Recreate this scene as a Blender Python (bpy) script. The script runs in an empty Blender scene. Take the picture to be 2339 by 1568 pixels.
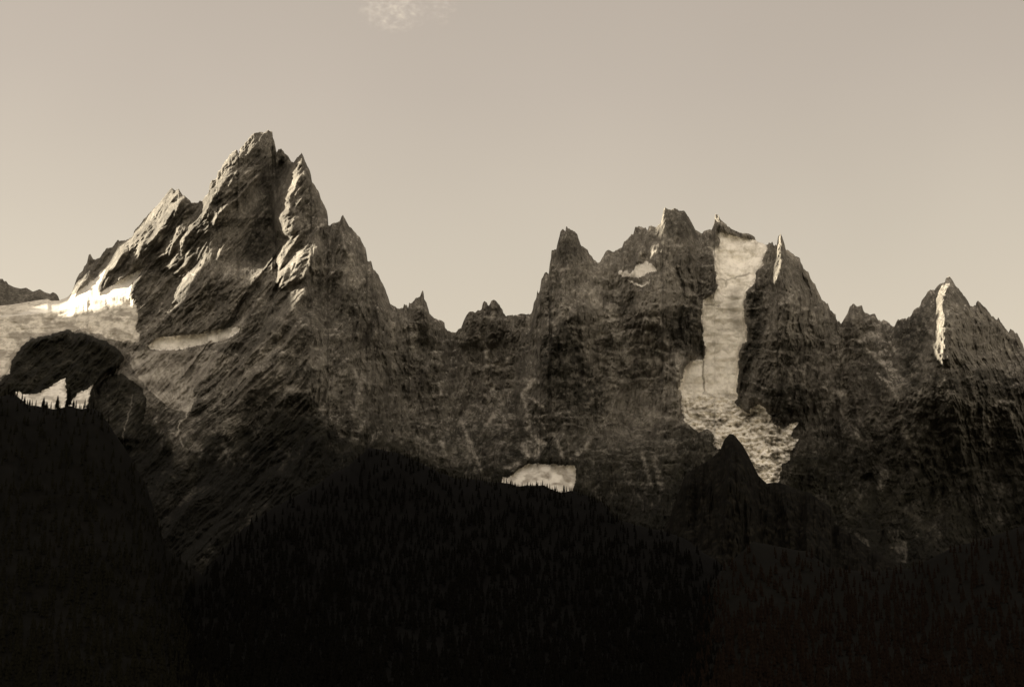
import bpy, math, random
import numpy as np
from mathutils import Vector
random.seed(7); rng = np.random.default_rng(11)
C = bpy.context.scene
COL = C.collection
# ------------------------------------------------------------------ camera
CAMZ = 2.0; PITCH = math.radians(14); HALF = math.radians(19); TH = math.tan(HALF)
cam = bpy.data.cameras.new('camera'); camo = bpy.data.objects.new('camera', cam); COL.objects.link(camo)
camo.location = (0, 0, CAMZ); camo.rotation_euler = (math.radians(90) + PITCH, 0, 0)
cam.sensor_width = 36; cam.lens = 18 / TH; cam.clip_start = 1; cam.clip_end = 80000
C.camera = camo
# ------------------------------------------------------------------ light
SUN = Vector((-0.88, 0.22, 0.33)).normalized()
SEL = math.asin(SUN.z); SAZ = math.atan2(SUN.x, SUN.y)
w = bpy.data.worlds.new('World'); C.world = w; w.use_nodes = True
nt = w.node_tree; nt.nodes.clear()
def N(nt, typ, **kw):
    n = nt.nodes.new(typ)
    for k, v in kw.items():
        setattr(n, k, v)
    return n
def L(nt, a, b): nt.links.new(a, b)
sky = N(nt, 'ShaderNodeTexSky', sky_type='NISHITA', sun_disc=False, sun_elevation=SEL, sun_rotation=SAZ)
sky.dust_density = 4.0; sky.altitude = 1000
bw = N(nt, 'ShaderNodeRGBToBW'); L(nt, sky.outputs[0], bw.inputs[0])
gm = N(nt, 'ShaderNodeMath', operation='POWER'); L(nt, bw.outputs[0], gm.inputs[0]); gm.inputs[1].default_value = 0.15
gk = N(nt, 'ShaderNodeMath', operation='MULTIPLY'); L(nt, gm.outputs[0], gk.inputs[0]); gk.inputs[1].default_value = 1.04
tc = N(nt, 'ShaderNodeTexCoord')
sep = N(nt, 'ShaderNodeSeparateXYZ'); L(nt, tc.outputs['Generated'], sep.inputs[0])
# thin veil: brighter towards the horizon, greyer and darker overhead
vr = N(nt, 'ShaderNodeValToRGB'); L(nt, sep.outputs[2], vr.inputs[0])
e = vr.color_ramp.elements
e[0].position = 0.0; e[0].color = (1.00, 0.865, 0.665, 1)
e[1].position = 1.0; e[1].color = (0.86, 0.76, 0.66, 1)
for p, c in ((0.20, (0.96, 0.845, 0.665)), (0.30, (0.85, 0.755, 0.615)), (0.40, (0.74, 0.645, 0.545)), (0.48, (0.68, 0.59, 0.50))):
    q = e.new(p); q.color = (*c, 1)
ns = N(nt, 'ShaderNodeTexNoise'); ns.inputs['Scale'].default_value = 3.0; ns.inputs['Detail'].default_value = 3
L(nt, tc.outputs['Generated'], ns.inputs['Vector'])
nm = N(nt, 'ShaderNodeMapRange'); L(nt, ns.outputs[0], nm.inputs[0])
nm.inputs[1].default_value = .3; nm.inputs[2].default_value = .7; nm.inputs[3].default_value = .955; nm.inputs[4].default_value = 1.035
# sky behind the camera brightened, an added fill for the shaded faces
bk = N(nt, 'ShaderNodeMapRange'); L(nt, sep.outputs[1], bk.inputs[0])
bk.inputs[1].default_value = .45; bk.inputs[2].default_value = -.5; bk.inputs[3].default_value = 1.0; bk.inputs[4].default_value = 1.9
m1 = N(nt, 'ShaderNodeMath', operation='MULTIPLY'); L(nt, gk.outputs[0], m1.inputs[0]); L(nt, nm.outputs[0], m1.inputs[1])
m2 = N(nt, 'ShaderNodeMath', operation='MULTIPLY'); L(nt, m1.outputs[0], m2.inputs[0]); L(nt, bk.outputs[0], m2.inputs[1])
vm = N(nt, 'ShaderNodeVectorMath', operation='SCALE'); L(nt, vr.outputs[0], vm.inputs[0]); L(nt, m2.outputs[0], vm.inputs['Scale'])
bg = N(nt, 'ShaderNodeBackground'); bg.inputs[1].default_value = 0.15
L(nt, vm.outputs[0], bg.inputs[0])
wo = N(nt, 'ShaderNodeOutputWorld'); L(nt, bg.outputs[0], wo.inputs[0])
sl = bpy.data.lights.new('sun', 'SUN'); sl.energy = 5.0; sl.angle = math.radians(0.6); sl.color = (1.0, 0.9, 0.74)
so = bpy.data.objects.new('sun', sl); COL.objects.link(so)
so.rotation_euler = SUN.to_track_quat('Z', 'Y').to_euler()
C.view_settings.view_transform = 'Standard'; C.view_settings.look = 'None'; C.view_settings.gamma = 1
C.view_settings.exposure = 2.1
C.render.engine = 'CYCLES'; C.cycles.max_bounces = 4; C.cycles.diffuse_bounces = 3; C.cycles.volume_bounces = 1
# ------------------------------------------------------------------ helpers
CP, SP = math.cos(PITCH), math.sin(PITCH)
def proj(x, y, D):
    """photo coordinates (2339 wide) + distance north -> world point"""
    cx = (x - 1169.5) / 1169.5 * TH; cy = (784 - y) / 1169.5 * TH
    dy = CP - cy * SP; dz = SP + cy * CP
    return np.stack([D * cx / dy, D + 0 * cx, CAMZ + D * dz / dy], -1)
def Z(ox, oy, s, pts):      # traced point lists: enlarged-crop coordinates -> photo coordinates
    k = 0.70323
    return [((ox + a / s) * k, (oy + b / s) * k) for a, b in pts]
Z1 = lambda p: Z(0, 380, 2.24, p); Z2 = lambda p: Z(600, 380, 2.24, p); Z3 = lambda p: Z(1200, 600, 2.24, p)
Z4 = lambda p: Z(1800, 600, 2.24, p); Z5 = lambda p: Z(2300, 700, 3.136, p); Z6 = lambda p: Z(2700, 800, 2.5048, p)
Z7 = lambda p: Z(2000, 1150, 2.24, p); Z8 = lambda p: Z(1200, 1200, 1.96, p)
Z9 = lambda p: Z(0, 950, 2.24, p); Z10 = lambda p: Z(600, 950, 2.24, p); Z11 = lambda p: Z(2626, 1300, 2.24, p)
LAT = [rng.random((512, 512)) for _ in range(6)]
_seed = [0]
def vn(a, b):
    """value noise 0..1"""
    _seed[0] += 1
    r = np.random.default_rng(_seed[0]); ox, oy = r.random(2) * 300; l = LAT[_seed[0] % 6]
    a = a + ox; b = b + oy
    ia = np.floor(a).astype(np.int32); ib = np.floor(b).astype(np.int32)
    fa = a - ia; fb = b - ib
    fa = fa * fa * (3 - 2 * fa); fb = fb * fb * (3 - 2 * fb)
    ia &= 511; ib &= 511; ja = (ia + 1) & 511; jb = (ib + 1) & 511
    return (l[ia, ib] * (1 - fa) + l[ja, ib] * fa) * (1 - fb) + (l[ia, jb] * (1 - fa) + l[ja, jb] * fa) * fb
def fbm(a, b, o=4, g=.5):
    s = 0; t = 0; k = 1.0
    for i in range(o):
        s = s + k * vn(a * 2 ** i, b * 2 ** i); t += k; k *= g
    return s / t
def ridged(a, b, o=4, g=.5):
    s = 0; t = 0; k = 1.0
    for i in range(o):
        s = s + k * (1 - np.abs(2 * vn(a * 2 ** i, b * 2 ** i) - 1)); t += k; k *= g
    return s / t
def butt(u, v, sl=2.4, sr=.75, st=1.5, sb=.42, cr=.9):
    """crisp rock ribs: upper envelope of tilted wedges, each with a steep left flank, a long right flank and a foot"""
    _seed[0] += 1
    g = np.random.default_rng(_seed[0] + 900); TA = g.random((256, 256, 5)).astype(np.float32)
    iu = np.floor(u).astype(np.int32); iv = np.floor(v).astype(np.int32)
    out = np.full(u.shape, -9., np.float32)
    for i in (-1, 0, 1):
        for j in (-3, -2, -1, 0, 1):
            t = TA[(iu + i) & 255, (iv + j) & 255]
            du = (u - (iu + i + t[..., 0])).astype(np.float32); dv = (v - (iv + j + t[..., 1])).astype(np.float32)
            k = .6 + .8 * t[..., 3]; du = du - (t[..., 4] - .5) * .9 * dv
            h = t[..., 2] * cr - np.where(du < 0, -du * sl * k, du * sr * k) - np.where(dv < 0, -dv * st, dv * sb)
            out = np.maximum(out, h)
    return out
def sstep(x, a, b):
    t = np.clip((x - a) / (b - a), 0, 1); return t * t * (3 - 2 * t)
def inpoly(x, y, poly):
    r = np.zeros(x.shape, bool); n = len(poly)
    px = [p[0] for p in poly]; py = [p[1] for p in poly]
    bb = (x >= min(px)) & (x <= max(px)) & (y >= min(py)) & (y <= max(py))
    xs = x[bb]; ys = y[bb]; q = np.zeros(xs.shape, bool)
    for i in range(n):
        x0, y0 = poly[i]; x1, y1 = poly[i - 1]
        if y0 == y1: continue
        q ^= ((y0 > ys) != (y1 > ys)) & (xs < (x1 - x0) * (ys - y0) / (y1 - y0) + x0)
    r[bb] = q
    return r
def blur(m, n):
    m = m.astype(np.float32)
    for ax in (0, 1):
        for _ in range(2):
            k = n
            p = np.concatenate([np.repeat(m.take([0], ax), k, ax), m, np.repeat(m.take([-1], ax), k, ax)], ax)
            c = np.cumsum(p, ax, dtype=np.float64)
            z = np.zeros_like(c.take([0], ax)); c = np.concatenate([z, c], ax)
            L_ = m.shape[ax]; w_ = 2 * k + 1
            idx = np.arange(L_)
            m = ((c.take(idx + w_, ax) - c.take(idx, ax)) / w_).astype(np.float32)
    return m
def rib(x, y, line, wl, wr, h, tp=20):
    """a crest line: short left flank (wl), long right flank (wr), height h metres towards the viewer"""
    out = np.zeros(x.shape)
    m = max(wl, wr)
    xs = [p[0] for p in line]; ys = [p[1] for p in line]
    bb = (x > min(xs) - wl * 1.5) & (x < max(xs) + wr * 1.5) & (y > min(ys) - 12) & (y < max(ys) + 12)
    X = x[bb]; Y = y[bb]
    pts = sorted(line, key=lambda p: p[1])
    lx = np.interp(Y, [p[1] for p in pts], [p[0] for p in pts])
    d = X - lx
    f = np.where(d < 0, np.clip(1 + d / wl, 0, 1), np.clip(1 - d / wr, 0, 1))
    t = np.clip((Y - min(ys) + 8) / tp, 0, 1) * np.clip((max(ys) + 8 - Y) / tp, 0, 1)
    out[bb] = f * t * h
    return out
def tag(o, label=None, cat=None, kind=None, group=None):
    if label: o['label'] = label
    if cat: o['category'] = cat
    if kind: o['kind'] = kind
    if group: o['group'] = group
    return o
def mesh_np(name, V, F, mat, attrs=None, smooth=False, parent=None, link=True):
    me = bpy.data.meshes.new(name)
    F = np.asarray(F, np.int32); k = F.shape[1]
    me.vertices.add(len(V)); me.vertices.foreach_set('co', np.asarray(V, np.float32).ravel())
    me.loops.add(F.size); me.loops.foreach_set('vertex_index', F.ravel())
    me.polygons.add(len(F)); me.polygons.foreach_set('loop_start', np.arange(0, F.size, k, dtype=np.int32))
    me.polygons.foreach_set('loop_total', np.full(len(F), k, np.int32))
    me.update(calc_edges=True)
    if smooth: me.polygons.foreach_set('use_smooth', np.ones(len(F), bool))
    for n, a in (attrs or {}).items():
        t = me.attributes.new(n, 'FLOAT', 'POINT'); t.data.foreach_set('value', np.asarray(a, np.float32).ravel())
    me.materials.append(mat)
    o = bpy.data.objects.new(name, me)
    if link: COL.objects.link(o)
    if parent: o.parent = parent
    return o
def grid_faces(nr, nc):
    i = np.arange(nr - 1)[:, None] * nc + np.arange(nc - 1)[None]
    return np.stack([i, i + nc, i + nc + 1, i + 1], -1)      # (nr-1, nc-1, 4)
# ------------------------------------------------------------------ materials
def newmat(name):
    m = bpy.data.materials.new(name); m.use_nodes = True; t = m.node_tree
    b = t.nodes['Principled BSDF']; b.inputs['Roughness'].default_value = .92
    b.inputs['Specular IOR Level'].default_value = .12
    return m, t, b
def noise(t, scale, detail=6, vec=None, rough=.6):
    n = N(t, 'ShaderNodeTexNoise'); n.inputs['Scale'].default_value = scale; n.inputs['Detail'].default_value = detail
    n.inputs['Roughness'].default_value = rough
    if vec: L(t, vec, n.inputs['Vector'])
    return n.outputs[0]
def ramp(t, fac, stops):
    r = N(t, 'ShaderNodeValToRGB'); e = r.color_ramp.elements
    L(t, fac, r.inputs[0])
    e[0].position = stops[0][0]; e[0].color = (*stops[0][1], 1)
    e[1].position = stops[-1][0]; e[1].color = (*stops[-1][1], 1)
    for p, c in stops[1:-1]:
        q = e.new(p); q.color = (*c, 1)
    return r.outputs[0]
def mix(t, fac, a, b):
    m = N(t, 'ShaderNodeMix', data_type='RGBA')
    if hasattr(fac, 'links'): L(t, fac, m.inputs[0])
    else: m.inputs[0].default_value = fac
    for s, v in ((6, a), (7, b)):
        if hasattr(v, 'links'): L(t, v, m.inputs[s])
        else: m.inputs[s].default_value = (*v, 1)
    return m.outputs[2]
def maprange(t, v, a, b, c, d):
    m = N(t, 'ShaderNodeMapRange'); L(t, v, m.inputs[0])
    for i, q in enumerate((a, b, c, d)): m.inputs[i + 1].default_value = q
    return m.outputs[0]
def math2(t, op, a, b):
    m = N(t, 'ShaderNodeMath', operation=op)
    for i, v in enumerate((a, b)):
        if hasattr(v, 'links'): L(t, v, m.inputs[i])
        else: m.inputs[i].default_value = v
    return m.outputs[0]
def pos(t, scale=(1, 1, 1)):
    g = N(t, 'ShaderNodeNewGeometry'); m = N(t, 'ShaderNodeMapping'); m.inputs['Scale'].default_value = scale
    L(t, g.outputs['Position'], m.inputs[0]); return m.outputs[0]
def attr(t, name):
    a = N(t, 'ShaderNodeAttribute', attribute_name=name); return a.outputs['Fac']
def sep_(c, k=1.0): return tuple(v * k for v in c)
def rock_material(name):
    m, t, b = newmat(name)
    p = pos(t, (1, 1, .45))
    n1 = noise(t, .012, 8, p, .62); n2 = noise(t, .06, 6, p, .65); n3 = noise(t, .0035, 4, pos(t))
    n4 = noise(t, .17, 4, pos(t, (1, 1, .55)), .7)
    nn = math2(t, 'ADD', math2(t, 'ADD', math2(t, 'MULTIPLY', n1, .36), math2(t, 'MULTIPLY', n2, .32)), math2(t, 'MULTIPLY', n4, .32))
    col = ramp(t, nn, [(.36, (.050, .045, .037)), (.46, (.115, .104, .086)), (.53, (.19, .173, .143)), (.64, (.40, .366, .305))])
    big = ramp(t, n3, [(.35, (.75, .75, .75)), (.65, (1.15, 1.15, 1.15))])
    mm = N(t, 'ShaderNodeMix', data_type='RGBA', blend_type='MULTIPLY'); mm.inputs[0].default_value = 1
    L(t, col, mm.inputs[6]); L(t, big, mm.inputs[7]); col = mm.outputs[2]
    # scree and old snow lie on ledges
    g = N(t, 'ShaderNodeNewGeometry'); s = N(t, 'ShaderNodeSeparateXYZ'); L(t, g.outputs['Normal'], s.inputs[0])
    ld = maprange(t, math2(t, 'ADD', s.outputs[2], math2(t, 'MULTIPLY', math2(t, 'SUBTRACT', n2, .5), .9)), .74, .98, 0, .8)
    col = mix(t, math2(t, 'MULTIPLY', ld, attr(t, 'dust')), col, (.52, .48, .41))
    # pale smooth slabs / moraine
    col = mix(t, attr(t, 'pale'), col, mix(t, maprange(t, n1, .35, .65, 0, 1), (.20, .18, .15), (.50, .465, .40)))
    # alpine turf and heath low down, plus painted shade on the walls
    veg_shade_col = ramp(t, noise(t, .02, 6, pos(t)), [(.35, (.006, .0057, .0036)), (.55, (.014, .013, .008)), (.72, (.045, .041, .031))])
    col = mix(t, attr(t, 'veg_shade'), col, veg_shade_col)
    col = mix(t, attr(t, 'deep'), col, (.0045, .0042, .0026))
    L(t, col, b.inputs['Base Color'])
    bp = N(t, 'ShaderNodeBump'); bp.inputs['Strength'].default_value = .8; bp.inputs['Distance'].default_value = 9
    L(t, math2(t, 'ADD', n2, math2(t, 'MULTIPLY', n4, .6)), bp.inputs['Height']); L(t, bp.outputs[0], b.inputs['Normal'])
    return m
M_rock = rock_material('rock')
def snow_material(name, lo, hi, sc=.02):
    m, t, b = newmat(name)
    n1 = noise(t, sc, 7, pos(t, (1.25, 1.25, .8)), .6)
    n1 = math2(t, 'ADD', math2(t, 'MULTIPLY', n1, .62), math2(t, 'MULTIPLY', noise(t, .09, 5, pos(t, (1, 1, .8)), .7), .38))
    col = ramp(t, n1, [(.39, lo), (.54, hi)])
    col = mix(t, math2(t, 'MULTIPLY', attr(t, 'dirt_crevasse'), 1.0), col, (.23, .205, .165))
    L(t, col, b.inputs['Base Color'])
    bp = N(t, 'ShaderNodeBump'); bp.inputs['Strength'].default_value = .35; bp.inputs['Distance'].default_value = 5
    L(t, noise(t, .07, 5, pos(t)), bp.inputs['Height']); L(t, bp.outputs[0], b.inputs['Normal'])
    return m
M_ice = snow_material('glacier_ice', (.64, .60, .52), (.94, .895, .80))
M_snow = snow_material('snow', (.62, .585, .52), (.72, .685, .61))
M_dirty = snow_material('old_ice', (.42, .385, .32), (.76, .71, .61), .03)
def dark_material(name, stops, sc=.03):
    m, t, b = newmat(name)
    L(t, ramp(t, noise(t, sc, 6, pos(t)), stops), b.inputs['Base Color'])
    b.inputs['Specular IOR Level'].default_value = .03
    return m
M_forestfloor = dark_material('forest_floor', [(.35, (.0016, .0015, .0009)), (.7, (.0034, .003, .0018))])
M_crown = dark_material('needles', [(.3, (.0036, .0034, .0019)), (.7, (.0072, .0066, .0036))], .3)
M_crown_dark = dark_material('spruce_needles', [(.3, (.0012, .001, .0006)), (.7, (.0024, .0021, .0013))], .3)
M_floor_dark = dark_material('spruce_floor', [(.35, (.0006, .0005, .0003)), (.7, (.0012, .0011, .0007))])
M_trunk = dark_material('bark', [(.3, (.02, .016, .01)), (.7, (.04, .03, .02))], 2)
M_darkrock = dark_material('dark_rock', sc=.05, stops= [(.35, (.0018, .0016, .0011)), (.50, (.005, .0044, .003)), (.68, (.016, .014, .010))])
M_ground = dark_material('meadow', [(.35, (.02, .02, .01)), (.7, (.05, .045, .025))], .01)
# ------------------------------------------------------------------ main range
sil = (Z1([(0,1372),(100,1362),(240,1337),(345,1322),(375,1337),(435,1333),(490,1310),(515,1285),(540,1230),(560,1165),(578,1130),(600,1115),(615,1080),(632,1065),(645,1010),(657,997),(668,1015),(692,1043),(720,1020),(740,1000),(775,955),(830,930),(855,895),(870,908),(910,902),(945,880),(970,855),(975,830),(1010,790),(1060,735),(1090,695),(1110,675),(1150,640),(1190,590),(1215,550),(1245,528),(1285,528),(1300,522),(1312,552),(1340,575)])
 + Z2([(30,600),(60,620),(92,630),(120,612),(150,575),(175,545),(180,490),(200,452),(235,445),(240,410),(270,370),(275,345),(310,310),(325,285),(350,255),(375,232),(385,245),(388,270),(405,235),(430,205),(440,180),(470,155),(490,128),(530,110),(560,108),(575,118),(590,105),(605,90),(622,105),(637,105),(642,155),(652,175),(662,225),(668,265),(680,240),(700,237),(730,260),(760,295),(775,320),(790,325),(820,295),(838,285),(850,265),(865,290),(885,340),(905,375),(918,410),(925,460),(945,500),(960,530),(980,555),(990,590),(1015,640),(1035,680),(1042,730),(1045,785),(1060,788),(1100,765),(1130,752),(1142,725),(1152,708),(1165,740),(1190,785),(1230,830),(1275,880),(1290,915),(1315,950),(1325,1000),(1330,1040)])
 + Z3([(5,550),(15,565),(25,610),(65,660),(100,730),(130,790),(150,855),(165,878),(190,882),(205,902),(245,900),(252,870),(275,872),(282,895),(287,842),(298,858),(340,825),(365,810),(388,770),(395,800),(398,840),(415,852),(425,890),(438,940),(470,965),(505,985),(530,983),(548,1000),(550,1040),(570,1065),(598,1078),(612,1068),(625,1070),(650,1042),(665,1040),(685,985),(705,950),(720,930),(770,922),(790,912),(815,912),(825,865),(838,848),(855,860),(865,885),(875,870),(885,845),(905,835),(930,848),(945,865),(955,890),(970,910),(975,930),(990,950),(1060,948),(1110,942),(1175,932),(1190,895),(1195,850),(1215,815),(1222,765),(1228,790),(1240,760),(1250,680),(1275,640),(1292,642),(1305,655),(1310,590),(1320,540),(1322,485),(1335,472)])
 + Z4([(15,470),(22,430),(38,380),(45,345),(65,328),(82,345),(87,306),(110,318),(145,338),(170,370),(195,430),(240,465),(252,500),(270,512),(300,550),(315,565),(335,560),(350,530),(375,480),(400,475),(435,485),(495,455),(510,420),(555,370),(560,355),(575,355),(590,305),(620,300),(640,312),(670,312),(683,322),(688,293),(720,300),(745,305),(775,285),(785,240),(795,180),(808,165),(830,170),(865,180),(870,170),(888,180),(945,190),(970,220),(1000,275),(1030,325),(1070,360),(1095,330),(1125,320),(1148,322),(1160,290),(1166,262),(1170,215),(1175,207),(1190,220),(1220,265),(1250,290),(1280,315),(1320,335),(1370,350),(1410,352),(1440,365),(1462,385),(1465,405)])
 + Z5([(560,285),(600,300),(612,290),(620,265),(640,268),(655,260),(662,290),(675,305),(690,295),(700,320),(712,225),(725,205),(740,178),(755,215),(765,250),(780,290),(792,345),(840,370),(880,415),(935,445),(945,485),(965,505),(970,530),(1000,560),(1022,568),(1035,610),(1060,670),(1090,700),(1110,750),(1140,810),(1160,860),(1190,868),(1220,900),(1240,950),(1245,970),(1275,990)])
 + Z6([(35,545),(40,590),(55,612),(62,598),(78,618),(90,610),(130,545),(150,485),(180,470),(210,480),(250,482),(265,525),(315,570),(330,552),(355,550),(380,590),(410,605),(430,598),(465,625),(495,645),(515,640),(545,590),(565,588),(590,592),(615,590),(630,572),(645,572),(670,515),(690,495),(725,480),(735,435),(775,385),(800,355),(825,345),(840,358),(880,305),(925,285),(930,260),(952,240),(965,250),(980,275),(1010,315),(1040,355),(1090,415),(1130,470),(1145,482),(1178,470),(1180,440),(1210,458),(1260,495),(1300,555),(1340,595),(1350,600),(1358,578),(1380,620),(1410,655),(1445,690),(1455,660),(1485,680),(1515,715),(1545,770),(1560,800),(1568,830)]))
sil = [(-700, 800), (-560, 740), (-420, 760), (-300, 742), (-200, 735), (-80, 715)] + sil + [(2365, 820), (2400, 800), (2440, 850), (2520, 870), (2600, 940), (2760, 1000), (2950, 960), (3150, 1060), (3300, 1100)]
sx = np.array([p[0] for p in sil]); sy = np.array([p[1] for p in sil])
o_ = np.argsort(sx, kind='stable'); sx = sx[o_]; sy = sy[o_]
NC, NR = 2250, 640
cx_ = np.concatenate([np.linspace(-690, -110, 100, endpoint=False), np.linspace(-110, 2450, 2000, endpoint=False), np.linspace(2450, 3290, 150)])
ys = np.interp(cx_, sx, sy)
rock_edge = np.interp(cx_, [150, 165, 1560, 1660, 1670, 1740, 1750, 2800], [0, 1, 1, 1, .3, .3, 1, 1])
ys = ys + ((fbm(cx_ / 9, cx_ * 0, 3) - .5) * 9 + (vn(cx_ / 2.6, cx_ * 0) - .5) * 3.0) * rock_edge
YB = 1450.0
v = np.linspace(0, 1, NR)
X = np.repeat(cx_[None], NR, 0)
Y = ys[None] + v[:, None] * (YB - ys[None])
Dtab = ([250, 450, 650, 800, 950, 1100, 1250, 1450], [5480, 5340, 5200, 5040, 4750, 4350, 3950, 3350])
D = np.interp(Y, *Dtab)
D = D + 330 * sstep(X, 780, 950) * sstep(Y, 600, 1000) * (1 - sstep(X, 1900, 2010) * (1 - sstep(Y, 860, 1100))) + 260 * sstep(X, 1600, 1850) * sstep(Y, 860, 1200)
# big plan-form bulges: each summit is a buttress coming forward, cirques lie back
for (gx, gy, rx, ry, h) in [(560,560,170,330,260),(720,560,90,260,170),(820,760,120,260,170),(1290,720,90,240,170),(1530,640,140,200,150),
        (1790,760,90,330,260),(2165,800,150,300,260),(1240,930,100,200,200),(1120,840,110,160,-260),(980,900,90,240,60),(1990,820,70,150,-160),
        (2340,900,60,200,120),(420,760,110,140,-120),(1500,900,160,240,60),(960,1040,140,160,60), (660,830,140,130,120)]:
    D = D - h * np.exp(-(((X - gx) / rx) ** 2 + ((Y - gy) / ry) ** 2))
# edges of the silhouette fall away
dsil = Y - ys[None]
D = D + 45 * np.exp(-dsil / 14) + 70 * np.exp(-dsil / 60)
# --- cover masks (photo coordinates, borders roughened)
jx = X + (fbm(X / 14, Y / 14, 3) - .5) * 16; jy = Y + (fbm(X / 14 + 9, Y / 14, 3) - .5) * 16
jx2 = X + (fbm(X / 7, Y / 7, 2) - .5) * 7; jy2 = Y + (fbm(X / 7, Y / 7, 2) - .5) * 7
G1 = (Z4([(1195,365),(1215,350),(1280,368),(1380,392),(1465,407),(1500,415),(1550,432),(1545,480),(1515,550),(1530,590),(1475,625),(1460,700),(1475,710),(1410,760),(1385,860),(1380,960),(1405,1040),(1400,1130),(1350,1200),(1340,1290),(1340,1400),(1330,1525)])
   + Z7([(865,350),(940,415),(960,430),(1040,375),(1090,385),(1105,440),(1130,470),(1110,505),(1200,540),(1270,510),(1300,500),(1320,495),(1290,560),(1275,590),(1325,640),(1270,720),(1250,780),(1190,850),(1190,910),(1150,960),(1070,960),(1000,860),(940,760),(900,700),(850,660),(800,690),(755,700),(720,640),(690,530),(600,575),(500,490),(485,400),(480,340),(465,240),(500,110),(560,50),(620,45)])
   + Z4([(1085,1275),(1105,1215),(1085,1100),(1085,1040),(1070,980),(1075,900),(1090,840),(1150,800),(1190,750),(1180,640),(1170,560),(1150,480),(1120,450),(1200,460),(1210,410)]))
mG1 = inpoly(np.where(Y > 880, jx, jx2), np.where(Y < 575, Y, np.where(Y > 880, jy, jy2)), G1)
S1 = Z4([(470,630),(540,620),(555,650),(600,590),(680,560),(720,590),(755,625),(690,635),(650,670),(600,675),(520,670),(475,655)])
S1b = Z4([(530,690),(580,705),(640,735),(700,690),(695,715),(640,748),(575,720)])
mS1 = inpoly(jx2, jy2, S1) | inpoly(X, Y, S1b)
S2 = Z8([(845,680),(880,690),(990,605),(1040,598),(1200,605),(1310,610),(1320,650),(1310,720),(1290,800),(1215,830),(1100,830),(890,790),(840,750)])
mS2 = inpoly(jx2, jy2, S2)
# snow field on the left shoulder
S3 = Z1([(-2100,1500),(-900,1480),(-400,1430),(0,1440),(110,1440),(300,1375),(440,1335),(500,1305),(540,1290),(610,1235),(690,1180),(770,1105),(745,1170),(715,1235),(718,1285),(850,1205),(1045,1098),(1010,1160),(965,1205),(935,1312),(800,1320),(660,1335),(560,1360),(420,1415),(250,1435),(110,1445),(-400,1490),(-900,1520),(-2100,1540)])
mS3 = inpoly(X + (jx2 - X) * .5, Y + (jy2 - Y) * .5, S3)
S4 = [(-690, 700), (0, 690)] + Z1([(0,1340),(100,1340),(240,1320),(345,1300),(375,1320),(435,1315),(500,1290),(560,1340),(700,1330),(940,1305),(1005,1380),(1000,1440),(990,1560)]) + \
     Z9([(1010,300),(1000,350),(900,370),(800,345),(760,330),(690,295),(640,290),(540,275),(495,262),(380,290),(290,312),(200,350),(110,450),(50,600),(-400,700)]) + [(-690, 920)]
mS4 = inpoly(jx, np.where(Y < 705, Y, jy), S4) & ~mS3
S5 = Z9([(1080,385),(1150,330),(1200,322),(1330,312),(1400,305),(1568,290)]) + Z10([(130,288),(250,270),(340,253),(405,252),(395,290),(330,330),(250,357),(100,387),(0,412)]) + Z9([(1400,415),(1200,420),(1100,412)])
mS5 = inpoly(jx2 * .4 + X * .6, jy2 * .4 + Y * .6, S5)
S6 = Z9([(115,722),(180,735),(270,740),(350,700),(410,660),(485,612),(480,680),(487,740),(475,900),(235,900),(160,880)])
S7 = Z9([(510,790),(580,730),(685,672),(650,760),(625,830),(620,900),(500,900)])
mS6 = inpoly(jx2, jy2, S6) | inpoly(jx2, jy2, S7)
ice = mG1 | mS1 | mS2 | mS3 | mS4 | mS5 | mS6
icef = blur(ice, 3)
# --- rock relief: leaning slabs, orientation changes along the range
wR = sstep(X, 640, 860) * (1 - sstep(X, 1500, 1700))
wL = 1 - sstep(X, 700, 880) * 1.0
lean = np.zeros_like(X)
WXR = (vn(X / 70, Y / 60) - .5) * 16 + (vn(X / 11, Y / 26) - .5) * 2.5; WYR = (vn(X / 60, Y / 60) - .5) * 16
GUL = {}
def rocks(lean_deg):
    k = math.tan(math.radians(lean_deg)); ca = math.cos(math.radians(lean_deg)); Q = 0
    for wa, asp, amp, dl in ((85, 2.6, 95, 0), (34, 2.4, 42, 6), (15, 1.9, 25, -8), (7, 1.7, 13, 6), (3.6, 1.6, 6.5, 0)):
        k2 = math.tan(math.radians(lean_deg + dl))
        a = (X + WXR + (Y - 700) * k2) * ca; b = Y + WYR
        if wa > 30: amp = amp * (1 - (1 if wa > 60 else .8) * np.maximum(wall, .75 * dome0))
        bt = butt(a / wa, b / (wa * asp))
        if wa in (34, 15, 7): GUL[(lean_deg, wa)] = bt
        Q = Q - amp * (bt + .2) * (1 if wa > 30 else (.45 + 1.1 * vn(a / wa / 4, b / wa / 6)))
    return Q
wP = np.exp(-((X - 1800) / 130) ** 2)
dome0 = np.exp(-((X - 160) / 190) ** 2 - ((Y - 860) / 110) ** 2)
wall = blur(inpoly(X, Y, Z2([(560,400),(660,330),(760,330),(700,480),(660,620),(650,800),(720,880),(600,1100),(500,1110),(240,1150),(60,1000),(160,820),(230,760),(320,650),(480,490)])), 10)
XN = (vn(X / 60, Y / 90) - .5) * 130
ws = [(38, 1 - sstep(X + XN, 700, 730)),
      (8, sstep(X + XN, 700, 730) * (1 - sstep(X + XN, 1930, 1960))),
      (-14, sstep(X, 1900, 2000) * .6 + .35 * sstep(X, 760, 900) * (1 - sstep(X, 1000, 1100))),
      (18, sstep(X, 1900, 2000) * .5 * (1 - sstep(X, 2150, 2200)) + .3 * sstep(X, 1200, 1300) * (1 - sstep(X, 1500, 1650)))]
R = 0; tw = 0
GU = 0
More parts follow.
